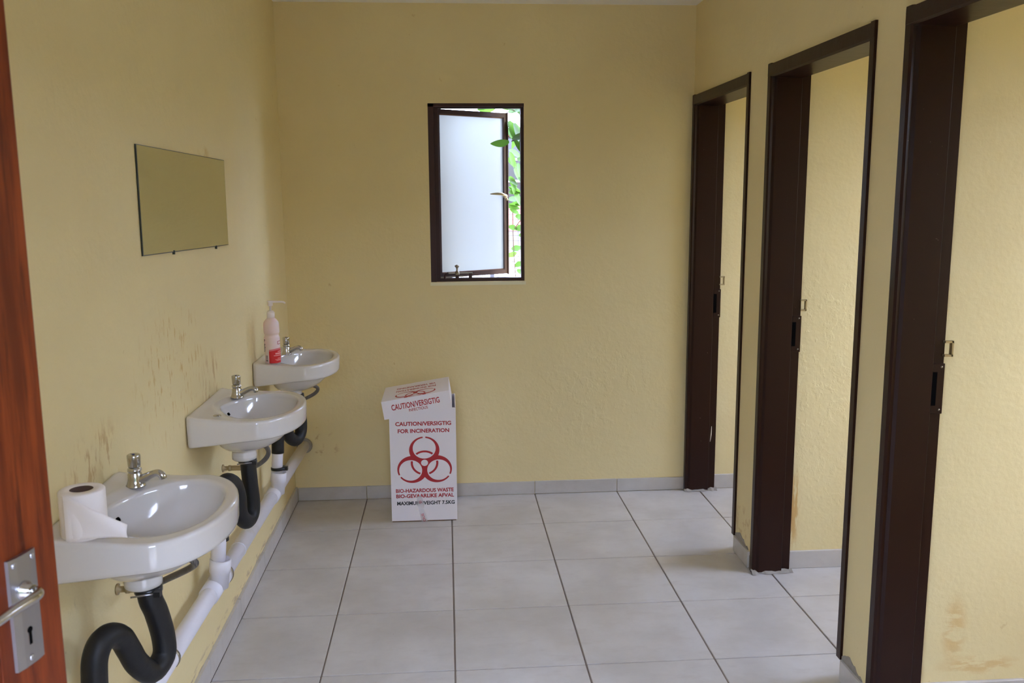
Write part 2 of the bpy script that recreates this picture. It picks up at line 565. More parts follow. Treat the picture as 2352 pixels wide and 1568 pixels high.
# torn plaster above the pier skirting
for y0, y1 in ((-1.076, -.862), (-2.14, -1.962)):
    rng = random.Random(3)
    n = 14; top = []
    for i in range(n + 1):
        y = y1 + (y0 - y1) * i / n
        top.append((y, .074 + .03 * math.exp(-((i - 4) / 4) ** 2) + rng.uniform(-.004, .006) - (.02 if i > 11 else 0)))
    b = MB()
    for k, xx in enumerate((XR + .001, XR - .004)):
        b.v += [(xx, y, .0) for y, z in top] + [(xx, y, z) for y, z in top]
    m = n + 1
    for i in range(n):
        for base in (0, 2 * m):
            b.f.append([base + i, base + i + 1, base + m + i + 1, base + m + i]); b.sm.append(False)
        b.f.append([m + i, m + i + 1, 3 * m + i + 1, 3 * m + i]); b.sm.append(False)
    b.f.append([0, 2 * m, 3 * m, m]); b.sm.append(False)
    b.f.append([n, m + n, 3 * m + n, 2 * m + n]); b.sm.append(False)
    b.build('broken_plaster', M_conc, r)


# ------------------------------------------------------------------ steel door frames of the three stalls
def door_frame(n, y0, y1, label):
    """y0 near side, y1 far side of the opening"""
    root = thing('door_%d' % n, (XR, (y0 + y1) / 2, 0), label, 'door frame', kind='structure')
    P, FW, ST = .009, .034, .014            # proud of the wall, face width, stop step
    xa, xs_, xb = XR - P, XR + .118, XI + .016
    m = MB()
    prof = [(xa, y1), (xa, y1 - FW + .006), (xa + .006, y1 - FW), (xa + .017, y1 - FW + .003), (xa + .026, y1 - FW - .004), (xs_ - .002, y1 - FW - .004), (xs_, y1 - FW - .002), (xs_ + .001, y1 - FW + ST), (xb, y1 - FW + ST), (xb, y1)]
    m.loft([[(x, y, z) for x, y in prof] for z in (.001, DT + .01)], smooth=False)
    m.build('jamb', M_frame, root)
    m = MB()
    prof = [(xa, y0), (xa, y0 + FW - .006), (xa + .006, y0 + FW), (xa + .02, y0 + FW), (xa + .025, y0 + FW + .004), (xs_, y0 + FW + .004), (xs_ + .002, y0 + FW - ST), (xb, y0 + FW - ST), (xb, y0)]
    m.loft([[(x, y, z) for x, y in prof] for z in (.001 if n != 1 and n != 2 else .07, DT + .01)], smooth=False)
    m.build('jamb', M_frame, root)
    m = MB(); zt = DT + .006; HW = .05
    prof = [(xa - .001, zt), (xa - .001, zt - HW + .006), (xa + .006, zt - HW), (xs_, zt - HW - .003), (xs_ + .002, zt - HW + ST), (xb + .001, zt - HW + ST), (xb + .001, zt)]
    m.loft([[(x, y, z) for x, z in prof] for y in (y0 + .001, y1 - .001)], smooth=False)
    m.build('head', M_frame, root)
    # strike plate with its dark slot and mortar box lip
    yj = y1 - FW + ST
    m = MB(); m.box((xs_ + .006, yj - .0025, .95), (xb + .004, yj + .004, 1.10))
    sp = m.build('strike_plate', M_frame, root, bevel=.001, seg=1)
    m = MB(); m.box((xs_ + .006, yj - .0032, .975), (xs_ + .022, yj - .001, 1.075))
    m.build('slot', M_dark, sp)
    for zz in (.962, 1.09):
        m = MB(); m.lathe([(.0001, -.0005), (.0035, 0), (.003, .0015), (.0001, .0018)], (xb - .006, yj - .0025, zz), (0, -1, 0), 10)
        m.build('screw', M_steel, sp)
    # bolt keep on the back edge
    m = MB()
    pts = [(xb - .004, yj - .006, 1.125), (xb + .016, yj - .006, 1.125), (xb + .016, yj - .006, 1.165), (xb - .004, yj - .006, 1.165)]
    for a, b in zip(pts, pts[1:]):
        m.box((min(a[0], b[0]) - .002, yj - .014, min(a[2], b[2]) - .003), (max(a[0], b[0]) + .003, yj, max(a[2], b[2]) + .003))
    m.build('bolt_keep', M_brass, root)
    # mortar smeared round the foot
    rng = random.Random(n)
    m = MB(); k = 12
    base = []
    for i in range(k + 1):
        x = xa - .004 + (xb - xa + .012) * i / k
        base.append((x, rng.uniform(.006, .022)))
    for i in range(k):
        (xA, eA), (xB, eB) = base[i], base[i + 1]
        yf = y1 - FW - .003
        m.poly([(xA, yf + .02, .002), (xB, yf + .02, .002), (xB, yf - eB, .002), (xA, yf - eA, .002), (xA, yf + .01, .004 + eA * .6), (xB, yf + .01, .004 + eB * .6)],
               [(0, 1, 2, 3), (3, 2, 5, 4), (4, 5, 1, 0)])
    m.build('mortar', M_conc, root, fix=False)
    return root


d1 = door_frame(1, *D[0], 'brown steel door frame of the farthest toilet stall, against the end wall')
m = MB()
yc_ = D[0][1] - .034 + .014 - .0008
m.tube([(XR + .128, yc_, .27), (XR + .132, yc_, .31), (XR + .134, yc_, .355)], [.0012, .0032, .0012], 8, 4)
m.build('paint_chip', mat('pale_chip', srgb(226, 214, 196), .7), d1)
door_frame(2, *D[1], 'brown steel door frame of the middle toilet stall')
door_frame(3, *D[2], 'brown steel door frame of the nearest toilet stall, at the right edge')

# ------------------------------------------------------------------ window with its sash standing open
win = thing('window_1', (.97, YB, WZ0), 'small brown steel window with a frosted pane swung outward', 'window', kind='structure')
yf0, yf1 = .035, .075
FWd = .026
m = MB()
m.box((WX0, yf0, WZ0), (WX0 + .05, yf1, WZ1)); m.box((WX1 - .016, yf0, WZ0), (WX1, yf1, WZ1))
m.box((WX0 + .05, yf0, WZ0), (WX1 - .016, yf1, WZ0 + .017)); m.box((WX0 + .05, yf0, WZ1 - .022), (WX1 - .016, yf1, WZ1))
m.box((WX0, yf0 - .02, WZ0), (WX0 + .028, yf0, WZ1)); m.box((WX0, yf0 - .02, WZ1 - .016), (WX1, yf0, WZ1))
m.build('frame', M_wframe, win)
m = MB(); m.box((WX0 - .004, YB - .004, WZ0 - .018), (WX1 + .006, YB + .004, WZ0 - .001))
m.build('sill_edge', mat('sill_paint', srgb(232, 226, 196), .6), win)
th = math.radians(32.5)
hx, hy = WX0 + .048, yf1 - .01
sx_, sn = Vector((math.cos(th), math.sin(th), 0)), Vector((-math.sin(th), math.cos(th), 0))
SW, z0s, z1s = .438, WZ0 + .016, WZ1 - .022
m = MB()
O3 = ((hx, hy, 0), sx_, sn, (0, 0, 1))
m.obox(*O3, (0, 0, z0s), (.012, .03, z1s)); m.obox(*O3, (SW - .02, 0, z0s), (SW, .03, z1s))
m.obox(*O3, (.012, 0, z0s), (SW - .02, .03, z0s + .024)); m.obox(*O3, (.012, 0, z1s - .024), (SW - .02, .03, z1s))
m.obox(*O3, (SW, -.006, z0s - .004), (SW + .006, .004, z1s + .004))
sash = m.build('sash', M_wframe, win)
m = MB(); m.obox(*O3, (.008, .012, z0s + .02), (SW - .016, .016, z1s - .02))
m.build('glass', M_frost, sash)
# putty bead
m = MB()
m.obox(*O3, (.012, .004, z0s + .024), (SW - .02, .012, z0s + .028)); m.obox(*O3, (.012, .004, z1s - .029), (SW - .02, .012, z1s - .024))
m.build('putty', mat('putty', srgb(120, 84, 66), .8), sash)
# cockspur handle
p = Vector((hx, hy, 0)) + sx_ * (SW - .012)
m = MB()
zc = 1.598
m.lathe([(.0001, -.01), (.011, -.008), (.012, .012), (.009, .02), (.0001, .022)], (p.x, p.y - .012, zc - .006), (-.2, -1, 0), 14)
m.tube([(p.x, p.y - .03, zc - .004), (p.x - .02, p.y - .042, zc + .005), (p.x - .05, p.y - .046, zc + .0075), (p.x - .085, p.y - .042, zc + .006)], [.006, .008, .0075, .002], 10)
m.tube([(p.x, p.y - .02, zc - .006), (p.x + .01, p.y - .022, zc - .028)], .005, 8, 1)
hd = m.build('handle', M_brass, win)
tag(hd, 'pale brass cockspur handle')
# peg stay
m = MB()
zt = WZ0 + .045
m.box((WX0 + .08, .024, zt - .003), (WX0 + .215, .032, zt + .002))
st = m.build('stay', M_steel, win)
m = MB()
m.lathe([(.009, -.012), (.011, -.008), (.011, .006), (.006, .010), (.004, .016), (.006, .02), (.0045, .024), (.011, .032), (.013, .036), (.006, .042), (.0001, .043)], (WX0 + .135, .028, zt), (0, 0, 1), 16)
m.build('knob', M_steel, st)
m = MB()
m.tube([(WX0 + .072, .03, WZ0 + .014), (WX0 + .072, .028, zt - .012), (WX0 + .09, .028, zt), ], .006, 10, 3)
m.box((WX0 + .195, .02, WZ0 + .017), (WX0 + .212, .036, zt - .002))
m.box((WX0 + .126, .022, WZ0 + .017), (WX0 + .144, .034, zt - .008))
m.build('bracket', M_wframe, st)
m = MB(); m.obox(*O3, (-.02, -.022, z0s + .001), (.13, -.002, z0s + .006))
m.build('stay_arm', M_steel, win)

# ------------------------------------------------------------------ wooden entry door leaf, standing open at the left
dd = Vector((.247, .969, 0)); nn_ = Vector((.969, -.247, 0))
Lk = Vector((.266, -3.412, 0))
leaf = thing('door_4', tuple(Lk - dd * .8), 'reddish brown wooden entry door standing open at the left edge', 'door', kind='structure')
O4 = (Lk, -dd, nn_, (0, 0, 1))           # a: from lock edge to hinge, b: outward from the visible face
for a0, a1 in ((0, .115), (.685, .8)):
    m = MB(); m.obox(*O4, (a0, -.042, .012), (a1, 0, 2.04)); m.build('stile', M_wood, leaf, bevel=.002)
for z0, z1 in ((.012, .22), (.93, 1.13), (1.925, 2.04)):
    m = MB(); m.obox(*O4, (.115, -.041, z0), (.685, -.001, z1)); m.build('rail', M_wood, leaf, bevel=.002)
for z0, z1 in ((.22, .93), (1.13, 1.925)):
    for k in range(6):
        m = MB(); m.obox(*O4, (.115 + .095 * k, -.03, z0), (.21 + .095 * k, -.012, z1)); m.build('board', M_wood, leaf, bevel=.002)
# lock plate
pc = .0325 + .002
PA, PZ0, PZ1 = (.043, .094), .984, 1.135
m = MB()
pro = [(PA[0], 0), (PA[0] + .001, .004), (PA[0] + .014, .006), (PA[1] - .014, .006), (PA[1] - .001, .004), (PA[1], 0)]
m.loft([[Lk - dd * a + nn_ * b + Vector((0, 0, z)) for a, b in pro] for z in (PZ0, PZ1)], smooth=False)
pl = m.build('lock_plate', M_satin, leaf)
pm = sum(PA) / 2
m = MB()
m.lathe([(.0045, -.001), (.0045, .0006), (.0001, .0007)], Lk - dd * pm + nn_ * .006 + Vector((0, 0, 1.032)), nn_, 14)
m.obox(*O4, (pm - .0022, .004, 1.012), (pm + .0022, .0067, 1.032))
m.build('keyhole', M_dark, pl)
for a, z in ((PA[0] + .008, 1.127), (PA[1] - .01, 1.126), (pm, .993)):
    m = MB(); m.lathe([(.0045, -.002), (.0045, .001), (.003, .0022), (.0001, .0024)], Lk - dd * a + nn_ * .005 + Vector((0, 0, z)), nn_, 12)
    m.build('screw', M_satin, pl)
# lever
q = Lk - dd * (pm + .004) + Vector((0, 0, 1.088))
m = MB()
m.lathe([(.013, 0), (.0125, .004), (.0095, .008), (.0085, .014), (.0001, .014)], q + nn_ * .005, nn_, 20)
m.tube([q + nn_ * .012, q + nn_ * .024, q + nn_ * .031 - dd * .005, q + nn_ * .034 - dd * .016, q + nn_ * .034 - dd * .05, q + nn_ * .031 - dd * .085 - Vector((0, 0, .004)), q + nn_ * .026 - dd * .108 - Vector((0, 0, .004))],
       [.007, .0068, .007, .007, .0066, .006, .005], 16)
m.build('lever', M_chrome, leaf)

# ------------------------------------------------------------------ mirror
mir = thing('mirror', (XL, -1.66, 1.42), 'frameless rectangular mirror on the left wall above the middle basin', 'mirror')
m = MB(); m.poly([(-.0075, -2.139, 1.436), (-.0075, -1.180, 1.417), (-.0075, -1.176, 1.729), (-.0075, -2.134, 1.733)] + [(XL + .001, -2.139, 1.436), (XL + .001, -1.180, 1.417), (XL + .001, -1.176, 1.729), (XL + .001, -2.134, 1.733)],
                 [(0, 1, 2, 3), (7, 6, 5, 4), (0, 3, 7, 4), (1, 5, 6, 2), (0, 4, 5, 1), (3, 2, 6, 7)])
m.build('backing', M_medge, mir)
m = MB(); m.poly([(-.007, -2.135, 1.4385), (-.007, -1.183, 1.4195), (-.007, -1.179, 1.727), (-.007, -2.13, 1.731)], [(0, 1, 2, 3)])
m.build('glass', M_mirror, mir, fix=False)
for y in (-1.86, -1.36):
    m = MB(); m.box((XL, y - .003, 1.412 + (.012 if y < -1.5 else 0)), (-.005, y + .003, 1.424 + (.012 if y < -1.5 else 0))); m.build('clip', M_medge, mir)


# ------------------------------------------------------------------ washbasins
def smooth01(a, b, x):
    t = min(1, max(0, (x - a) / (b - a))); return t * t * (3 - 2 * t)


NB = 160
TH = [2 * math.pi * i / NB for i in range(NB)]
CX = .18


def inner_r():
    r = []
    for t in TH:
        c, s = math.cos(t), math.sin(t)
        a = .122 if c > 0 else .125
        n = 2.25 if c > 0 else 1.35
        r.append(((abs(c) / a) ** n + (abs(s) / .192) ** n) ** (-1 / n))
    for _ in range(60):
        r = [(r[i - 1] + 2 * r[i] + r[(i + 1) % NB]) / 4 for i in range(NB)]
    return r


def outline():
    P = [(0, -.222)] + [(.02 * k, -.222 - .010 * k / 11) for k in range(1, 12)]
    P[-1] = (.22, -.232)
    k0 = math.acos(.03 / .145)
    for i in range(1, 60):
        t = -k0 + 2 * k0 * i / 60
        P.append((.19 + .145 * math.cos(t), .237 * math.sin(t)))
    P += [(x, -y) for x, y in reversed(P[:12])]
    return P


def ray_hit(poly, c, s):
    best = 9
    n = len(poly)
    for i in range(n):
        (x0, y0), (x1, y1) = poly[i], poly[(i + 1) % n]
        x0 -= CX; x1 -= CX
        ex, ey = x1 - x0, y1 - y0
        den = c * ey - s * ex
        if abs(den) < 1e-12: continue
        t = (x0 * ey - y0 * ex) / den
        u = (x0 * s - y0 * c) / den
        if t > 0 and -1e-6 <= u <= 1 + 1e-6: best = min(best, t)
    return best


RI = inner_r()
_pl = outline()
RO = [ray_hit(_pl, math.cos(t), math.sin(t)) for t in TH]


def basin_mesh():
    def ledge(x): return .014 * max(0, 1 - x / .17) + .003 * (1 - smooth01(.012, .035, x))
    def zb(x): return -.086 + .023 * min(1, max(0, x) / .22)
    L = []
    # bowl, from the drain up to the rim
    for s in (.1, .16, .25, .36, .48, .6, .7, .79, .87, .93, .965, .985):
        d = .118 * (1 - s ** 3.2) ** .85
        cx = CX - .03 * (1 - s)
        L.append([(cx + RI[i] * s * math.cos(t), RI[i] * s * math.sin(t), -d - .004) for i, t in enumerate(TH)])
    L.append([(CX + RI[i] * math.cos(t), RI[i] * math.sin(t), -.0035) for i, t in enumerate(TH)])
    L.append([(CX + (RI[i] + .004) * math.cos(t), (RI[i] + .004) * math.sin(t), -.0008) for i, t in enumerate(TH)])
    L.append([(CX + (RI[i] + .009) * math.cos(t), (RI[i] + .009) * math.sin(t), 0) for i, t in enumerate(TH)])
    for w_ in (.2, .4, .55, .7, .82, .92):
        q = []
        for i, t in enumerate(TH):
            a, b = RI[i] + .009, RO[i] - .008
            rr = a + (b - a) * w_
            x = CX + rr * math.cos(t)
            q.append((x, rr * math.sin(t), ledge(x)))
        L.append(q)
    for ins, dz in ((.008, 0), (.0035, -.0015), (.001, -.005), (0, -.011)):
        q = []
        for i, t in enumerate(TH):
            x = CX + (RO[i] - ins) * math.cos(t)
            q.append((x, (RO[i] - ins) * math.sin(t), ledge(max(x, 0)) + dz))
        L.append(q)
    for ins, dz in ((.001, .012), (.003, .004), (.008, 0), (.02, .001)):
        q = []
        for i, t in enumerate(TH):
            x = CX + (RO[i] - ins) * math.cos(t)
            q.append((x, (RO[i] - ins) * math.sin(t), zb(x) + dz))
        L.append(q)
    for s, w_ in ((1, 0), (.97, .14), (.9, .36), (.8, .58), (.66, .78), (.5, .92), (.38, .985)):
        q = []
        for i, t in enumerate(TH):
            ux, uy = .162 + .132 * math.cos(t), .185 * math.sin(t)
            nx, ny = .124 + .04 * math.cos(t), .04 * math.sin(t)
            k = (1 - s) / .62
            q.append((ux * (1 - k) + nx * k, uy * (1 - k) + ny * k, (zb(ux) + .004) * (1 - w_) + -.15 * w_))
        L.append(q)
    for r_, z_ in ((.040, -.158), (.041, -.172), (.0405, -.182), (.036, -.186)):
        L.append([(.124 + r_ * math.cos(t), r_ * math.sin(t), z_) for t in TH])
    m = MB(); m.loft(L)
    return m.mesh('bowl', M_ceramic)


BASIN = basin_mesh()


def tap_meshes():
    b = MB()
    b.lathe([(.0001, -.001), (.0225, -.001), (.0225, .002), (.0195, .006), (.0165, .018), (.016, .029), (.014, .032), (.014, .035), (.0158, .037), (.0158, .042), (.0115, .044), (.0115, .047), (.0001, .047)], n=32)
    body = b.mesh('tap', M_chrome)
    c = MB()
    c.lathe([(.0001, .046), (.0128, .046), (.014, .049), (.0152, .071), (.0148, .0755), (.013, .077), (.005, .077), (.005, .0765), (.0001, .0765)], n=32)
    cap = c.mesh('push_cap', M_chrome)
    s = MB()
    s.tube([(.004, 0, .012), (.018, -.001, .017), (.034, -.003, .025), (.048, -.005, .031), (.058, -.006, .031), (.065, -.007, .025), (.067, -.007, .018)], [.0135, .0112, .0095, .0085, .0088, .009, .0082], 18)
    sp = s.mesh('spout', M_chrome)
    return body, cap, sp


TAP = tap_meshes()
M_blue = mat('blue_dot', srgb(50, 60, 120), .4)


def basin(yc, zr, tapx, tapy, trap, hose, label, plug=True):
    root = thing('washbasin', (XL, yc, zr), label, 'washbasin', 'white ceramic basins along the left wall')
    o = link('bowl', BASIN); o.location = (XL + .001, yc, zr); adopt(o, root)
    t = None
    for nm, me in zip(('tap', 'push_cap', 'spout'), TAP):
        k = link(nm, me); k.location = (tapx, yc + tapy, zr + .0065)
        k.rotation_euler = (0, 0, 0)
        adopt(k, root if t is None else t)
        if t is None: t = k
    m = MB(); m.lathe([(.003, .0), (.003, .0009), (.0001, .001)], (tapx, yc + tapy, zr + .0835), n=10); m.build('marker_dot', M_blue, t)
    # waste and overflow
    m = MB(); m.lathe([(.0001, -.001), (.021, -.001), (.021, .002), (.012, .0035), (.011, .001), (.0001, .001)], (XL + .153, yc, zr - .121), n=24)
    m.build('waste', M_chrome, root)
    if plug:
        m = MB(); m.lathe([(.0001, -.001), (.013, -.001), (.012, .002), (.0001, .003)], (.075, yc - .172, zr + .0075), n=20)
        m.build('tap_hole_plug', M_chrome, root)
    m = MB(); m.lathe([(.0055, -.004), (.0055, .001), (.0001, .0013)], (XL + CX - .098, yc + .0, zr - .028), (.75, 0, .5), n=16)
    m.build('overflow', M_dark, root)
    # rubber trap
    m = MB(); m.tube(trap, .0262, 20, 5)
    tp = m.build('trap', M_rubber, root)
    q = trap[0]
    m = MB(); m.lathe([(.0275, -.002), (.0305, 0), (.0305, .011), (.0275, .013)], (q[0], q[1], q[2] - .03), n=24)
    m.box((q[0] + .022, q[1] - .036, q[2] - .03), (q[0] + .036, q[1] - .018, q[2] - .018))
    cl = m.build('clamp', M_black, tp)
    m = MB(); m.tube([(q[0] + .034, q[1] - .026, q[2] - .024), (q[0] - .026, q[1] - .04, q[2] - .026)], .0022, 8, 1)
    m.build('clamp_screw', M_satin, tp)
    # angle valve and braided hose
    v = hose[0]
    m = MB()
    m.lathe([(.014, 0), (.014, .004), (.008, .006), (.008, .02), (.011, .022), (.011, .03), (.0075, .032), (.0075, .05), (.0001, .05)], (XL, v[1], v[2]), (1, 0, 0), 18)
    m.tube([(v[0] - .02, v[1], v[2]), (v[0] + .004, v[1], v[2]), hose[1]], .0095, 14, 2)
    m.build('angle_valve', M_brass, root)
    m = MB(); m.tube(hose[1:], .0082, 14, 6)
    m.build('supply_hose', M_braid, root)
    return root


TR3 = [(.124, -2.664, .745), (.128, -2.668, .70), (.135, -2.656, .66), (.142, -2.642, .591), (.141, -2.648, .548), (.125, -2.686, .531), (.109, -2.723, .572), (.1, -2.744, .619), (.0925, -2.762, .655), (.082, -2.79, .675), (.071, -2.815, .671), (.064, -2.832, .645), (.062, -2.838, .6), (.060, -2.842, .50)]
TR2 = [(.122, -1.631, .735), (.123, -1.627, .68), (.124, -1.62, .625), (.126, -1.613, .549), (.122, -1.63, .512), (.113, -1.666, .507), (.104, -1.70, .545), (.1025, -1.705, .607), (.097, -1.726, .656), (.086, -1.77, .684), (.076, -1.806, .676), (.072, -1.82, .633), (.068, -1.828, .505)]
TR1 = [(.135, -.657, .725), (.142, -.657, .66), (.143, -.655, .575), (.136, -.672, .537), (.121, -.708, .525), (.103, -.752, .56), (.095, -.771, .634), (.084, -.796, .665), (.074, -.82, .646), (.068, -.831, .505)]
basin(-.655, .891, .085, .05, TR1, [(.035, -.46, .64), (.06, -.46, .64), (.12, -.47, .655), (.185, -.49, .69), (.20, -.52, .725), (.14, -.56, .755), (.055, -.60, .80)],
      'white ceramic washbasin farthest from the door, with the pump bottle on its edge', False)
basin(-1.632, .902, .076, .10, TR2, [(.035, -1.44, .627), (.06, -1.44, .627), (.10, -1.47, .635), (.15, -1.49, .67), (.165, -1.5, .71), (.12, -1.5, .755), (.055, -1.53, .81)],
      'empty white ceramic washbasin between the other two, below the mirror')
basin(-2.66, .913, .066, .13, TR3, [(.035, -2.49, .645), (.06, -2.49, .645), (.12, -2.52, .68), (.2, -2.58, .735), (.205, -2.6, .76), (.14, -2.55, .775), (.055, -2.53, .82)],
      'white ceramic washbasin nearest the door, with a toilet roll standing on it', False)

# ------------------------------------------------------------------ white drain pipe along the wall
pz = lambda y: .302 - .029 * y
PX, PR = .045, .0275
dp = thing('drain_pipe', (PX, -2.2, pz(-2.2)), 'long white plastic drain pipe running along the wall below the basins', 'pipe')
m = MB(); m.tube([(PX, .05, pz(.05)), (PX, -4.0, pz(-4.0))], PR, 24, 1)
m.build('pipe', M_pvc, dp)
m = MB(); m.lathe([(PR, -.001), (PR + .014, 0), (PR + .012, .006), (PR, .008)], (PX, .004, pz(0)), (0, -1, .03), 20)
m.build('wall_patch', M_conc, dp)
for y, zt, bl in ((-.832, .50, .50), (-1.845, .50, .50), (-2.842, .50, .5)):
    # swept tee
    m = MB()
    m.tube([(PX, y + .055, pz(y + .055)), (PX, y - .075, pz(y - .075))], PR + .0045, 24, 1)
    m.lathe([(PR + .003, 0), (PR + .003, .05), (PR + .006, .052), (PR + .006, .095), (PR + .001, .096), (PR, .09)], (.058, y, pz(y) - .0), (.12, 0, 1), 24)
    m.build('tee', M_pvc, dp)
    m = MB(); m.tube([(.058, y, pz(y) + .06), (.066, y + .002, zt), (.066, y + .003, zt + .03)], [.0235, .0235, .0235], 22, 1)
    m.build('standpipe', M_pvc, dp)
# black clamp on the far standpipe
yk = -.832; zk = pz(yk) + .105
m = MB(); m.lathe([(PR, 0), (PR + .004, .001), (PR + .004, .011), (PR, .012)], (.0675, yk, zk), (0, 0, 1), 24, smooth=True)
m.box((.088, yk - .012, zk - .002), (.108, yk + .006, zk + .014))
m.build('band_clamp', M_black, dp)
# longer far socket of the middle tee, with a steel hose clamp round its end
yk = -1.775
m = MB(); m.lathe([(PR + .003, -.03), (PR + .0065, -.028), (PR + .0065, .05), (PR + .001, .053), (PR, .05)], (PX, yk, pz(yk)), (0, 1, -.03), 28)
sb = m.build('pipe_socket', M_pvc, dp)
m = MB(); m.lathe([(PR + .0065, .028), (PR + .0085, .029), (PR + .0085, .041), (PR + .0065, .042)], (PX, yk, pz(yk)), (0, 1, -.03), 28)
m.tube([(PX + .012, yk + .028, pz(yk) + .04), (PX + .012, yk + .046, pz(yk) + .04)], .006, 12, 1)
m.box((PX + .004, yk + .03, pz(yk) + .033), (PX + .02, yk + .04, pz(yk) + .042))
m.build('hose_clamp', M_steel, sb)
m = MB(); m.lathe([(PR, 0), (PR + .0025, .001), (PR + .0025, .012), (PR, .013)], (PX, -2.33, pz(-2.33)), (0, 1, -.03), 20)
m.build('pipe_band', M_steel, dp)
m = MB(); m.lathe([(PR, 0), (PR + .002, .001), (PR + .002, .005), (PR, .006)], (PX, -1.52, pz(-1.52)), (0, 1, -.03), 20)
m.build('joint', M_pvc, dp)

# ------------------------------------------------------------------ toilet roll
rx, ry, rz = .069, -2.838, .919
roll_ = thing('toilet_roll', (rx, ry, rz), 'white toilet paper roll standing on the near corner of the nearest basin', 'toilet roll')
rr, rh = .044, .096
m = MB()
m.lathe([(.0225, .0), (rr - .002, .0), (rr, .002), (rr, rh - .003), (rr - .003, rh), (.0225, rh), (.0215, rh - .002), (.0215, .002)], (rx, ry, rz), n=48)
m.v = m.v
b = m.build('paper', M_paper, roll_)
m = MB()
m.loft([[(rx + r_ * math.cos(2 * math.pi * i / 32), ry + r_ * math.sin(2 * math.pi * i / 32), rz + z_) for i in range(32)] for r_, z_ in ((.0224, .001), (.0224, rh - .0005), (.021, rh - .0005), (.021, .003))], cap0=False, cap1=True)
m.build('core', M_core, roll_, fix=False)
# loose end: leaves the roll at the front and falls over the basin edge
m = MB(); cols_, rows_ = 14, 10
grid = []
for a in range(cols_ + 1):
    u = a / cols_
    ang = -math.pi / 2 - .5 + u * .9
    for c in range(rows_ + 1):
        v_ = c / rows_
        rad = rr + .0012
        bx, by = rx + rad * math.cos(ang), ry + rad * math.sin(ang)
        if u > .3:
            k = (u - .3) / .7
            a0 = -math.pi / 2 - .5 + .3 * .9
            sx0, sy0 = rx + rad * math.cos(a0), ry + rad * math.sin(a0)
            reach = .105
            bx = sx0 + k * reach; by = sy0 - .006 * math.sin(k * 3.1) + k * .012
            top = rh * (1 - .02 * k - .68 * k ** 1.15) ; bot = .0025 + .006 * math.sin(k * 2.4) - .004 * k
            z = bot + (top - bot) * v_
            by += .004 * math.sin(v_ * 4 + k * 3)
        else:
            z = .001 + (rh - .003) * v_
        grid.append((bx, by, rz + z))
fs = []
for a in range(cols_):
    for c in range(rows_):
        i = a * (rows_ + 1) + c
        fs.append((i, i + 1, i + rows_ + 2, i + rows_ + 1))
m.poly(grid, fs, True)
lo = m.build('loose_sheet', M_paper, roll_, fix=False)
md = lo.modifiers.new('thick', 'SOLIDIFY'); md.thickness = .0008

# ------------------------------------------------------------------ pump bottle
bx, by, bz = .066, -.825, .8995
bot = thing('pump_bottle', (bx, by, bz), 'white pump bottle with a red label on the farthest basin', 'bottle')
R0 = .0325
m = MB()
m.lathe([(.0001, 0), (R0 - .003, 0), (R0, .004), (R0, .108), (R0 - .001, .112), (R0 - .0035, .117), (R0 - .0035, .123), (R0 - .001, .128), (R0, .132), (R0, .166), (R0 - .002, .175), (R0 - .008, .183), (.017, .191), (.0155, .194), (.0155, .198), (.0001, .198)], (bx, by, bz), n=40)
m.build('body', M_bottle, bot)
m = MB(); m.lathe([(.0165, .193), (.0168, .215), (.0155, .217), (.013, .218), (.012, .222), (.0001, .222)], (bx, by, bz), n=28)
m.build('collar', M_pump, bot)
m = MB()
m.lathe([(.004, .22), (.0045, .242), (.009, .243), (.0105, .245), (.0105, .26), (.012, .261), (.012, .264), (.0001, .265)], (bx, by, bz), n=20)
m.tube([(bx + .006, by, bz + .260), (bx + .035, by + .002, bz + .2595), (bx + .054, by + .004, bz + .258), (bx + .061, by + .005, bz + .252)], [.0048, .0042, .004, .0036], 12)
m.build('pump_head', M_pump, bot)


def wrap(a0, a1, z0, z1, mat_, name, par, wave=0, rad=R0 + .0004):
    m = MB(); n = 16
    vs = []
    for i in range(n + 1):
        t = a0 + (a1 - a0) * i / n
        zz = z1 + wave * math.sin(i / n * math.pi * 1.1 - .9)
        vs += [(bx + rad * math.cos(t), by + rad * math.sin(t), bz + z0), (bx + rad * math.cos(t), by + rad * math.sin(t), bz + zz)]
    m.poly(vs, [(2 * i, 2 * i + 2, 2 * i + 3, 2 * i + 1) for i in range(n)], True)
    return m.build(name, mat_, par, fix=False)


A = lambda s: -math.pi / 2 - .02 + s      # s = 0 faces the camera
lab = wrap(A(-.25), A(1.7), .003, .063, M_label2, 'label', bot, .003)
tag(lab, 'red label panel with a pink upper band')
wrap(A(-.25), A(1.7), .003, .056, M_label, 'red_panel', lab, .003, R0 + .0007)
for z, a0, h in ((.05, .9, .0035), (.0435, .55, .003), (.040, .55, .003), (.0335, .35, .003), (.022, .85, .002), (.017, .5, .0018), (.013, .65, .0018)):
    wrap(A(a0), A(1.5), z, z + h, M_white, 'text_line', lab, 0, R0 + .001)
for z0, z1, a0, a1 in ((.082, .084, .95, 1.5), (.094, .096, .95, 1.5), (.082, .096, .92, 1.0)):
    wrap(A(a0), A(a1), z0, z1, M_red, 'logo_outline', lab, 0, R0 + .001)
rng = random.Random(5)
for k in range(9):
    z = .05 + k * .0062
    wrap(A(-1.25), A(-1.25 + rng.uniform(.12, .5)), z, z + .0032, M_ink, 'print', bot, 0, R0 + .0006)
for k in range(7):
    z = .010 + k * .0038
    wrap(A(-.78), A(-.42), z, z + rng.uniform(.0012, .0026), M_ink, 'barcode_bar', bot, 0, R0 + .0006)

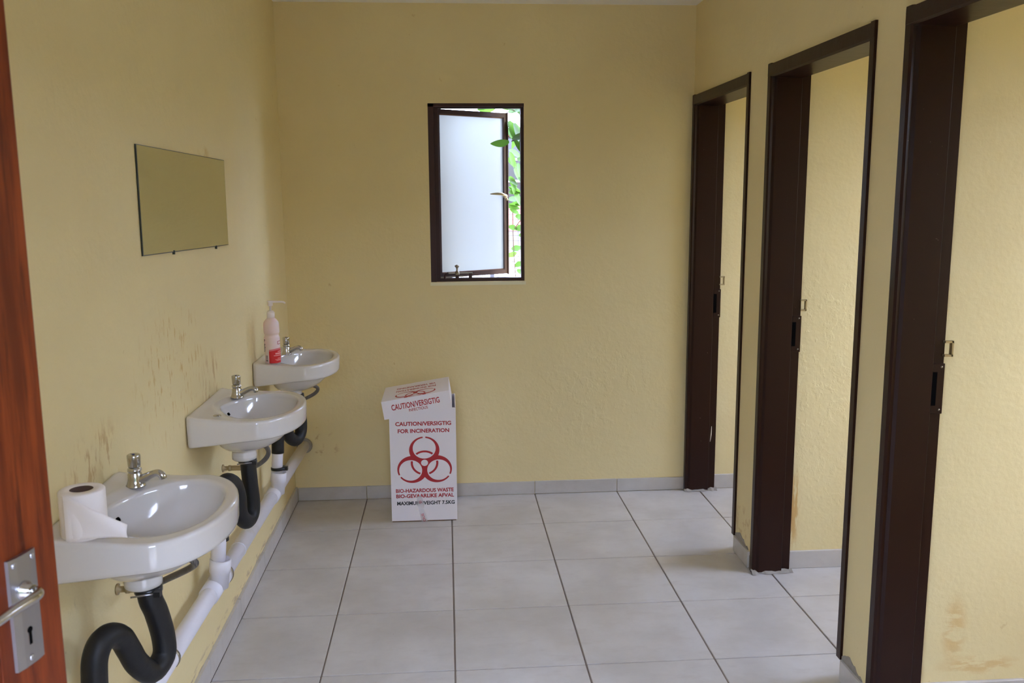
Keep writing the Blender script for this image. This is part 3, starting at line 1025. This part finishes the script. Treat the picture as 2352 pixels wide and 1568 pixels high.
# ------------------------------------------------------------------ waste carton and its lid
BX0, BX1, BY0, BY1, BH = .516, .840, -.363, -.045, .576
boxr = thing('waste_carton', ((BX0 + BX1) / 2, (BY0 + BY1) / 2, 0), 'tall white cardboard waste carton with a red biohazard sign, under the window', 'carton')
t_ = .004
m = MB(); z0 = .006
m.box((BX0, BY0, z0), (BX1, BY0 + t_, BH)); m.build('front_panel', M_card, boxr)
m = MB(); m.box((BX0, BY1 - t_, z0), (BX1, BY1, BH)); m.build('back_panel', M_card, boxr)
m = MB(); m.box((BX0, BY0 + t_, z0), (BX0 + t_, BY1 - t_, BH)); m.build('side_panel', M_card, boxr)
m = MB(); m.box((BX1 - t_, BY0 + t_, z0), (BX1, BY1 - t_, BH)); m.build('side_panel', M_card, boxr)
m = MB(); m.box((BX0 + .002, BY0 + .003, .0), (BX1 - .006, BY1 - .002, .0045)); m.build('bottom_flap', M_kraft, boxr)
yb = BY0
ux, uz = (1, 0, 0), (0, 0, 1)
# face scale: .324 m wide = 151 px
def fx(px): return BX0 + (px - 224) / 611 * .324       # from the face's own proportions (zoomed front face 611 wide)
def fz(py): return .576 - (py - 383) / 1045 * .573
for txt, x0, x1, y0, y1, mt, bo in (
        ('CAUTION/VERSIGTIG', 279, 791, 541, 503, M_red, .032),
        ('FOR INCINERATION', 300, 772, 606, 569, M_red, .032),
        ('BIO-HAZARDOUS WASTE', 268, 804, 1158, 1122, M_red, .032),
        ('BIO-GEVAARLIKE AFVAL', 270, 806, 1208, 1172, M_red, .032),
        ('MAXIMUM WEIGHT 7.5KG', 276, 812, 1276, 1240, M_ink, .032)):
    me = text_mesh(txt, fx(x1) - fx(x0), fz(y1) - fz(y0), mt, (fx(x0), yb, fz(y0)), ux, uz, bo)
    link('lettering', me, boxr)
bc = (fx(539), fz(884)); bs = (fx(791) - fx(287)) / 2 / 27.1
me = contour_mesh(biohazard, -30, 30, -30, 30, 170, lambda x, y: (bc[0] + x * bs, yb - .0006, bc[1] + y * bs * .93), M_red, 'biohazard_sign')
link('biohazard_sign', me, boxr)
# tape
m = MB()
m.poly([(fx(462), yb - .0009, fz(1195)), (fx(505), yb - .0009, fz(1195)), (fx(528), yb - .0012, fz(1270)), (fx(520), yb - .0010, fz(1310)), (fx(556), yb - .0010, fz(1432)), (fx(500), yb - .0010, fz(1432)), (fx(474), yb - .0012, fz(1310)), (fx(460), yb - .0010, fz(1270))],
       [(0, 1, 2, 7), (7, 2, 3, 6), (6, 3, 4, 5)])
tp = m.build('tape', M_tape, boxr, fix=False)
sc = .00038
me = contour_mesh(biohazard, -30, 30, -30, 30, 70, lambda x, y: (fx(493) + (x * .85 + y * .5) * sc, yb - .0016, fz(1250) + (-x * .5 + y * .85) * sc), M_red, 'tape_sign')
link('tape_sign', me, tp)
me = text_mesh('OUS', .042, .013, M_red, (fx(541), yb - .0012, fz(1428)), (-.28, 0, .96), (-.96, 0, -.28), .01, 'tape_lettering')
link('tape_lettering', me, tp)

# lid: a tray tilted about the depth axis, its right side resting on the carton
ang = math.radians(8.9)
la = Vector((math.cos(ang), 0, math.sin(ang))); lz = Vector((-math.sin(ang), 0, math.cos(ang))); ly = Vector((0, 1, 0))
LW, LD, LH = .332, .335, .089
lo_ = Vector((.4945, BY0 - .012, .5255))
lidr = thing('carton_lid', tuple(lo_), 'white cardboard lid lying askew on top of the waste carton', 'lid')
O5 = (lo_, la, ly, lz)
m = MB(); m.obox(*O5, (0, 0, 0), (LW, .004, LH)); m.build('front_panel', M_card, lidr)
m = MB(); m.obox(*O5, (0, LD - .004, 0), (LW, LD, LH)); m.build('back_panel', M_card, lidr)
m = MB(); m.obox(*O5, (0, .004, 0), (.004, LD - .004, LH)); m.build('side_panel', M_card, lidr)
m = MB(); m.obox(*O5, (LW - .004, .004, 0), (LW, LD - .004, LH)); m.build('side_panel', M_card, lidr)
m = MB(); m.obox(*O5, (.004, .006, LH - .004), (LW - .004, LD - .004, LH - .0005)); m.build('top_panel', M_card, lidr)
P5 = lambda a, b, c: lo_ + la * a + ly * b + lz * c
link('lettering', text_mesh('CAUTION/VERSIGTIG', .235, .029, M_red, P5(.044, 0, .038), la, lz, .02), lidr)
link('lettering', text_mesh('INFECTIOUS', .092, .014, M_red, P5(.125, 0, .019), la, lz, .012), lidr)
zt_ = LH - .0005
link('lettering', text_mesh('FOR INCINERATION', .20, .034, M_red, P5(.265, .195, zt_), -la, -ly, .02), lidr)
link('lettering', text_mesh('VIR VERBRANDING', .20, .034, M_red, P5(.265, .255, zt_), -la, -ly, .02), lidr)
bs2 = .0037
def on_lid(x, y):
    return tuple(P5(.165 - x * bs2, .053 - y * bs2, zt_ + .0006))
me = contour_mesh(lambda X, Y: np.minimum(biohazard(X, Y), (.045 / bs2) - Y), -30, 30, -30, 30, 120, on_lid, M_red, 'biohazard_sign')
link('biohazard_sign', me, lidr)

# ------------------------------------------------------------------ outside: view past the sash, plus unseen slabs added to block sky
g = MB(); g.box((-14, .3, -.3), (16, 22, -.1)); g.box((-14, -16, -.3), (16, -5.4, -.1)); g.box((3.8, -5.4, -.3), (16, .3, -.1)); g.box((-14, -5.4, -.3), (-.4, .3, -.1))
tag(g.build('ground', M_ground), 'pale paved ground outside the building', 'ground', kind='structure')
m = MB(); m.box((5.3, -9, -.2), (5.5, 1.5, 2.2))  # added occluder out of view, keeps low sky off the upper stall walls
tag(m.build('stall_sky_blocker', M_blocker), 'unseen dull green slab added behind the stalls to block low sky', 'wall', kind='structure')
m = MB(); m.box((-6, -9, -.2), (5.3, -8.8, 2.65))  # added occluder out of view, trims the sky light entering the doorway
tag(m.build('entry_horizon_blocker', M_blocker), 'unseen dull green slab added opposite the entry door to block low sky', 'wall', kind='structure')
hs = thing('neighbour_house', (2, 8, -.1), 'white house with a salmon tiled roof outside the window', 'house')
m = MB(); m.box((-3, 8, -.1), (9, 11, 1.02)); m.build('wall', M_render, hs)
m = MB(); m.box((-3, 8.5, 1.02), (9, 11, 2.45)); m.build('upper_storey', M_fascia, hs)
m = MB(); m.box((-3.2, 7.68, 1.0), (9.2, 7.74, 1.13)); m.build('fascia', M_fascia, hs)
for k in range(26):
    x0 = -3.1 + k * .46
    for j in range(2):
        m = MB()
        y0, z0 = 7.66 + j * .46, 1.13 + j * .16
        m.poly([(x0, y0, z0), (x0 + .45, y0, z0), (x0 + .45, y0 + .5, z0 + .174), (x0, y0 + .5, z0 + .174), (x0, y0, z0 + .05), (x0 + .45, y0, z0 + .05), (x0 + .45, y0 + .5, z0 + .224), (x0, y0 + .5, z0 + .224)],
               [(3, 2, 1, 0), (4, 5, 6, 7), (0, 1, 5, 4), (1, 2, 6, 5), (2, 3, 7, 6), (3, 0, 4, 7)])
        m.build('roof_tile', M_roof, hs)
for z0, z1 in ((1.50, 1.80), (1.83, 2.11), (2.14, 2.42)):
    for k in range(5):
        m = MB(); m.box((-2.9 + k * 2.3, 8.44, z0), (-.64 + k * 2.3, 8.5, z1)); m.build('window_pane', M_glass, hs)
for z in (1.80, 2.11):
    m = MB(); m.box((-3, 8.40, z), (9, 8.5, z + .03)); m.build('transom', M_render, hs)
m = MB(); m.box((-3.3, 8.1, 2.45), (9.3, 11.3, 2.53)); m.build('eaves', M_redfascia, hs)

fe = thing('wire_fence', (1.4, 4, -.1), 'welded wire mesh fence outside the window', 'fence')
for x in (-.6, 1.25, 3.1):
    m = MB(); m.tube([(x, 4.03, -.1), (x, 4.03, 1.62)], .022, 10, 1); m.build('post', M_wire, fe)
m = MB()
for k in range(74): m.box((-.6 + k * .05, 4, .02), (-.5945 + k * .05, 4.005, 1.52))
for k in range(31): m.box((-.6, 3.998, .02 + k * .05), (3.1, 4.001, .025 + k * .05))
wm = m.build('wire_mesh', M_wire, fe, fix=False); wm['kind'] = 'stuff'

vine = thing('vine', (1.5, .45, .6), 'green leafy vine hanging in the open gap of the window', 'vine')


def leaf_mesh(L, W):
    n = 7; vs = []
    for i in range(n + 1):
        t = i / n
        w_ = W * math.sin(math.pi * min(1, t * .92 + .06)) ** .75 * (1 - .25 * t)
        zc = -.12 * L * t * t
        vs += [(t * L, -w_, zc + .16 * w_), (t * L, 0, zc), (t * L, w_, zc + .16 * w_)]
    fs = []
    for i in range(n):
        a = 3 * i
        fs += [(a, a + 3, a + 4, a + 1), (a + 1, a + 4, a + 5, a + 2)]
    m = MB(); m.poly(vs, fs, True)
    return m.mesh('leaf', M_leaf, fix=False)


LM = [leaf_mesh(.075, .021), leaf_mesh(.06, .02), leaf_mesh(.045, .016)]
# x, y, z, angle in the window plane (deg), tilt, mesh, scale
lv = [(1.16, .12, 1.872, 190, 20, 0, 1.0), (1.20, .16, 1.885, 20, 30, 0, 1.15), (1.215, .2, 1.88, -50, 25, 0, 1.0), (1.24, .22, 1.88, -30, 30, 1, 1), (1.19, .3, 1.99, -60, 20, 0, 1.5), (1.22, .3, 1.98, -65, 30, 0, 1.5), (1.26, .35, 2.02, -40, 30, 0, 1.2),
      (1.17, .25, 2.055, 10, 25, 0, 1.2), (1.22, .28, 2.06, 170, 30, 0, 1.1), (1.12, .3, 2.06, 190, 30, 0, 1), (1.07, .3, 2.065, 170, 30, 1, 1), (1.03, .3, 2.062, 20, 25, 1, 1), (1.25, .3, 2.06, -20, 30, 1, 1), (1.2, .35, 1.83, -70, 20, 0, .9), (1.19, .4, 1.80, -40, 20, 1, 1),
      (1.235, .3, 1.79, -10, 30, 1, 1.1), (1.24, .32, 1.77, -75, 30, 1, 1), (1.2, .4, 1.70, -60, 20, 1, 1), (1.19, .4, 1.69, -30, 30, 2, 1.2), (1.22, .42, 1.68, -80, 25, 1, 1), (1.25, .4, 1.69, -20, 20, 1, 1), (1.26, .4, 1.675, -50, 30, 2, 1.2),
      (1.2, .45, 1.61, 10, 30, 1, 1), (1.23, .45, 1.615, -60, 30, 1, 1.1), (1.27, .45, 1.61, 160, 30, 1, 1), (1.2, .5, 1.575, 0, 30, 2, 1.3), (1.25, .5, 1.58, -30, 30, 2, 1.2), (1.19, .5, 1.54, -10, 20, 1, 1), (1.24, .5, 1.545, 10, 25, 1, .9), (1.27, .5, 1.56, 200, 20, 2, 1.1), (1.21, .5, 1.52, -25, 20, 2, 1),
      (1.2, .5, 1.42, -10, 15, 2, 1), (1.24, .5, 1.405, 15, 15, 2, 1.2), (1.26, .5, 1.37, 5, 15, 2, 1), (1.22, .55, 1.29, 10, 15, 2, 1.1), (1.25, .55, 1.27, 200, 20, 2, 1.2), (1.24, .55, 1.19, 30, 15, 2, 1), (1.25, .55, 1.17, -30, 15, 2, .9)]
lv += [(1.19, .3, 2.035, 20, 30, 1, 1.1), (1.225, .3, 2.05, -20, 25, 1, 1), (1.18, .32, 1.955, -50, 25, 0, 1.1), (1.235, .32, 1.94, -100, 25, 0, 1.0), (1.2, .4, 1.845, -30, 30, 1, 1.1), (1.23, .42, 1.745, -60, 25, 1, 1.1), (1.2, .45, 1.64, -20, 30, 1, 1.1), (1.24, .5, 1.48, -15, 20, 2, 1.2)]
for x, y, z, a, tl, k, s in lv:
    o = link('leaf', LM[k])
    R = Matrix.Rotation(math.radians(-a), 4, 'Y') @ Matrix.Rotation(math.radians(70 - tl), 4, 'X')
    o.matrix_world = Matrix.Translation((x - (.015 if y < .14 else .035), y, z)) @ R @ Matrix.Scale(s * 1.3, 4)
    loc, rot, sca = o.matrix_world.decompose()
    o.location, o.rotation_euler, o.scale = loc, rot.to_euler(), sca
    adopt(o, vine)
for pts in ([(1.33, .5, -.1), (1.31, .52, .6), (1.285, .52, 1.2), (1.27, .48, 1.6), (1.27, .4, 1.8), (1.24, .25, 1.9), (1.16, .13, 1.875)],
            [(1.27, .45, 1.78), (1.25, .35, 1.95), (1.2, .3, 2.04), (1.05, .3, 2.07)],
            [(1.27, .5, 1.45), (1.24, .5, 1.46), (1.2, .5, 1.41)], [(1.22, .55, -.1), (1.235, .55, .7), (1.2, .55, 1.25), (1.19, .5, 1.5)]):
    m = MB(); m.tube(pts, .0028, 6, 6); m.build('stem', M_stem, vine)
